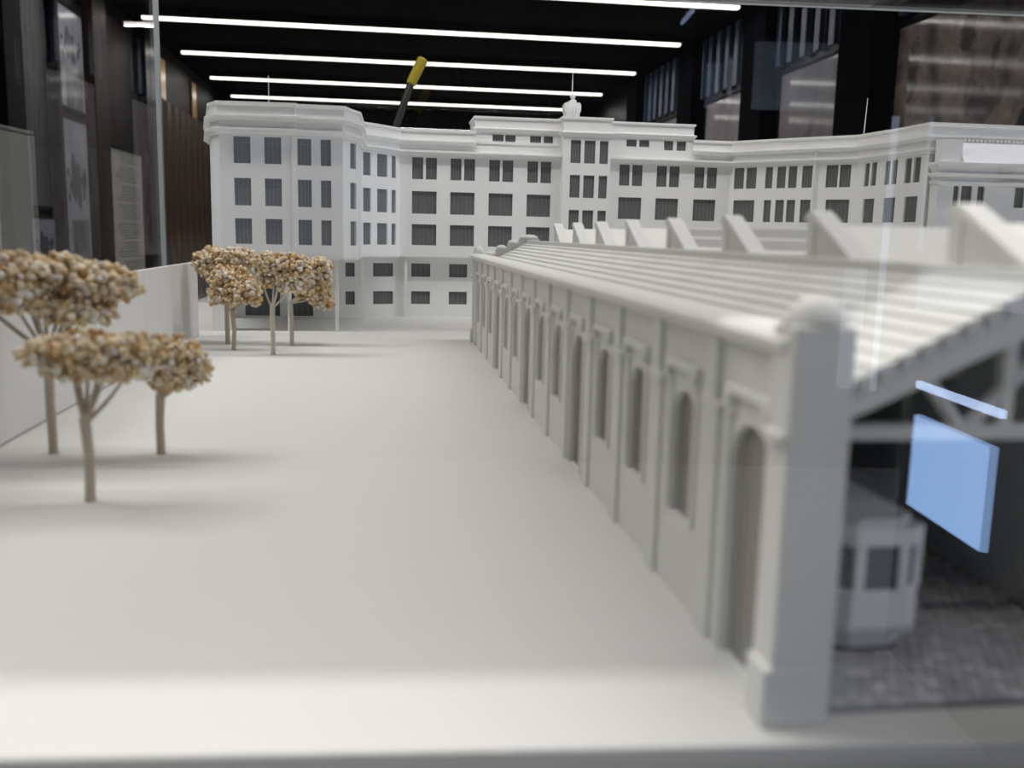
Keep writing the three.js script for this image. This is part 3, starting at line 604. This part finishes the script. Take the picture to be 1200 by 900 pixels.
function tree(x, z, lobes, fork, r, budR, label, stemM, back = 0, density = 1) {
  const t = thing('model_tree', label, 'model tree', [x, T, z], undefined);
  const top = V(rr(-0.001, 0.001), fork, rr(-0.001, 0.001));
  const q = V(rr(-0.0012, 0.0012), fork * 0.5, 0);
  mesh('trunk', tube([V(0, 0, 0), V(0, 0.002, 0), q, top, top.clone().add(V(0, 0.003, 0))], [r * 1.12, r, r * 0.95, r * 1.05, r * 0.6], 10), stemM, t);
  for (const [dx, y, rx, ry] of lobes) {
    const dz = rr(-0.4, 0.4) * rx - back, rz = rx * rr(0.85, 1.05), c = V(dx, y, dz);
    for (let b = 0; b < 1 + (rx > 0.0145 ? 1 : 0); b++) {
      const e = c.clone().add(V(rr(-0.55, 0.55) * rx, rr(-0.1, 0.3) * ry, rr(-0.55, 0.55) * rz)), s = top.clone().add(V(0, -r * 0.6, 0));
      const m = s.clone().lerp(e, 0.5).add(V((e.x - s.x) * 0.12, -0.002, (e.z - s.z) * 0.12));
      const cv = new THREE.QuadraticBezierCurve3(s, m, e).getPoints(6);
      mesh('branch', tube(cv, cv.map((_, i) => r * (0.52 - 0.055 * i)), 6), stemM, t);
    }
    const parts = [], n = Math.round(density * 2.1 * (rx * rz + rx * ry + rz * ry) * 1.35 / (budR * budR));
    for (let k = 0; k < n; k++) {
      const th = rr(0, 2 * Math.PI), cy = rr(-0.75, 1), sy = Math.sqrt(1 - cy * cy), f = rr(0.6, 1.1) * (1 + 0.28 * fbm(dx * 80 + Math.cos(th) * sy * 2.2, cy * 2.2, Math.sin(th) * sy * 2.2 + y * 50, 2));
      const g = bud[k % 4].clone(), s = budR * rr(0.55, 1.1);
      g.rotateX(rr(0, 6.2)); g.rotateY(rr(0, 6.2)); g.scale(s, s * rr(0.8, 1.15), s);
      g.boundingCentre = V(c.x + Math.cos(th) * sy * rx * f, c.y + cy * ry * f, c.z + Math.sin(th) * sy * rz * f);
      g.translate(g.boundingCentre.x, g.boundingCentre.y, g.boundingCentre.z);
      const patch = fbm(dx * 60 + g.boundingCentre.x * 130, g.boundingCentre.y * 130, g.boundingCentre.z * 130, 2), q = tones[Math.max(0, Math.min(6, Math.floor(3.5 + patch * 9 + rr(-1.6, 1.6))))], w = rr(0.8, 1.1), col = new Float32Array(g.attributes.position.count * 3);
      for (let i = 0; i < col.length; i++) col[i] = q[i % 3] * w;
      g.setAttribute('color', new THREE.BufferAttribute(col, 3)); parts.push(g);
    }
    const o = new THREE.Mesh(mergeGeometries(parts), budMat); o.name = 'flower_cluster'; o.castShadow = o.receiveShadow = true; o.userData.kind = 'stuff'; t.add(o);
  }
}
tree(-0.1288, -0.4214, [[-0.0142, 0.0645, 0.0142, 0.007], [0.0005, 0.0672, 0.0142, 0.0078], [0.0165, 0.0657, 0.0128, 0.0073], [-0.0015, 0.059, 0.018, 0.0058], [0.0128, 0.0577, 0.0138, 0.0058]], 0.036, 0.0023, 0.0017, 'nearest dried flower tree, its trunk standing in front of the other two at left', woodStem, 0.006);
tree(-0.1189, -0.5105, [[-0.002, 0.0565, 0.0102, 0.0068], [0.0065, 0.0525, 0.0144, 0.0098], [0.0145, 0.0448, 0.0112, 0.0098], [0.0068, 0.0395, 0.0115, 0.0074], [-0.003, 0.0478, 0.0102, 0.0076]], 0.0315, 0.0023, 0.0017, 'smallest dried flower tree, to the right of the nearest one', woodStem, 0.004);
tree(-0.1747, -0.5145, [[-0.0132, 0.0914, 0.0196, 0.0131], [0.0057, 0.0952, 0.0187, 0.0094], [0.0251, 0.089, 0.0196, 0.0103], [-0.0096, 0.0818, 0.0159, 0.0084], [0.0161, 0.0755, 0.0178, 0.007], [-0.032, 0.0868, 0.015, 0.0112]], 0.055, 0.0024, 0.002, 'tall dried flower tree with a wide pale crown cut by the left photo edge', woodStem);
tree(-0.1646, -1.0133, [[-0.0143, 0.0845, 0.0184, 0.0145], [0.009, 0.0893, 0.0221, 0.011], [-0.0026, 0.0743, 0.0221, 0.0119]], 0.05, 0.0024, 0.0024, 'rearmost thick-stemmed dried flower tree next to the end of the boundary wall', woodStem);
tree(-0.1507, -0.9628, [[-0.0018, 0.0664, 0.0205, 0.0165], [0.012, 0.0558, 0.0158, 0.0148], [-0.0136, 0.0529, 0.0105, 0.0096]], 0.038, 0.0021, 0.0023, 'far dried flower tree with a low crown on a thin dark stem', woodStem);
tree(-0.1079, -0.9246, [[-0.0017, 0.0869, 0.0151, 0.0116], [0.0189, 0.0825, 0.0177, 0.015], [0.0187, 0.0682, 0.0143, 0.0099], [-0.0068, 0.072, 0.0101, 0.0085]], 0.047, 0.0024, 0.0022, 'dried flower tree with bare white forking branches in the middle of the far group', stemPale);
tree(-0.0976, -1.0021, [[0.0236, 0.0691, 0.0182, 0.0172], [0.0313, 0.0497, 0.0118, 0.0145], [0.029, 0.0842, 0.0128, 0.0078], [0.0165, 0.0576, 0.0128, 0.0118]], 0.046, 0.0022, 0.0023, 'dried flower tree with a drooping orange crown, rightmost of the far group', stemPale);

renderer.render(scene, camera);
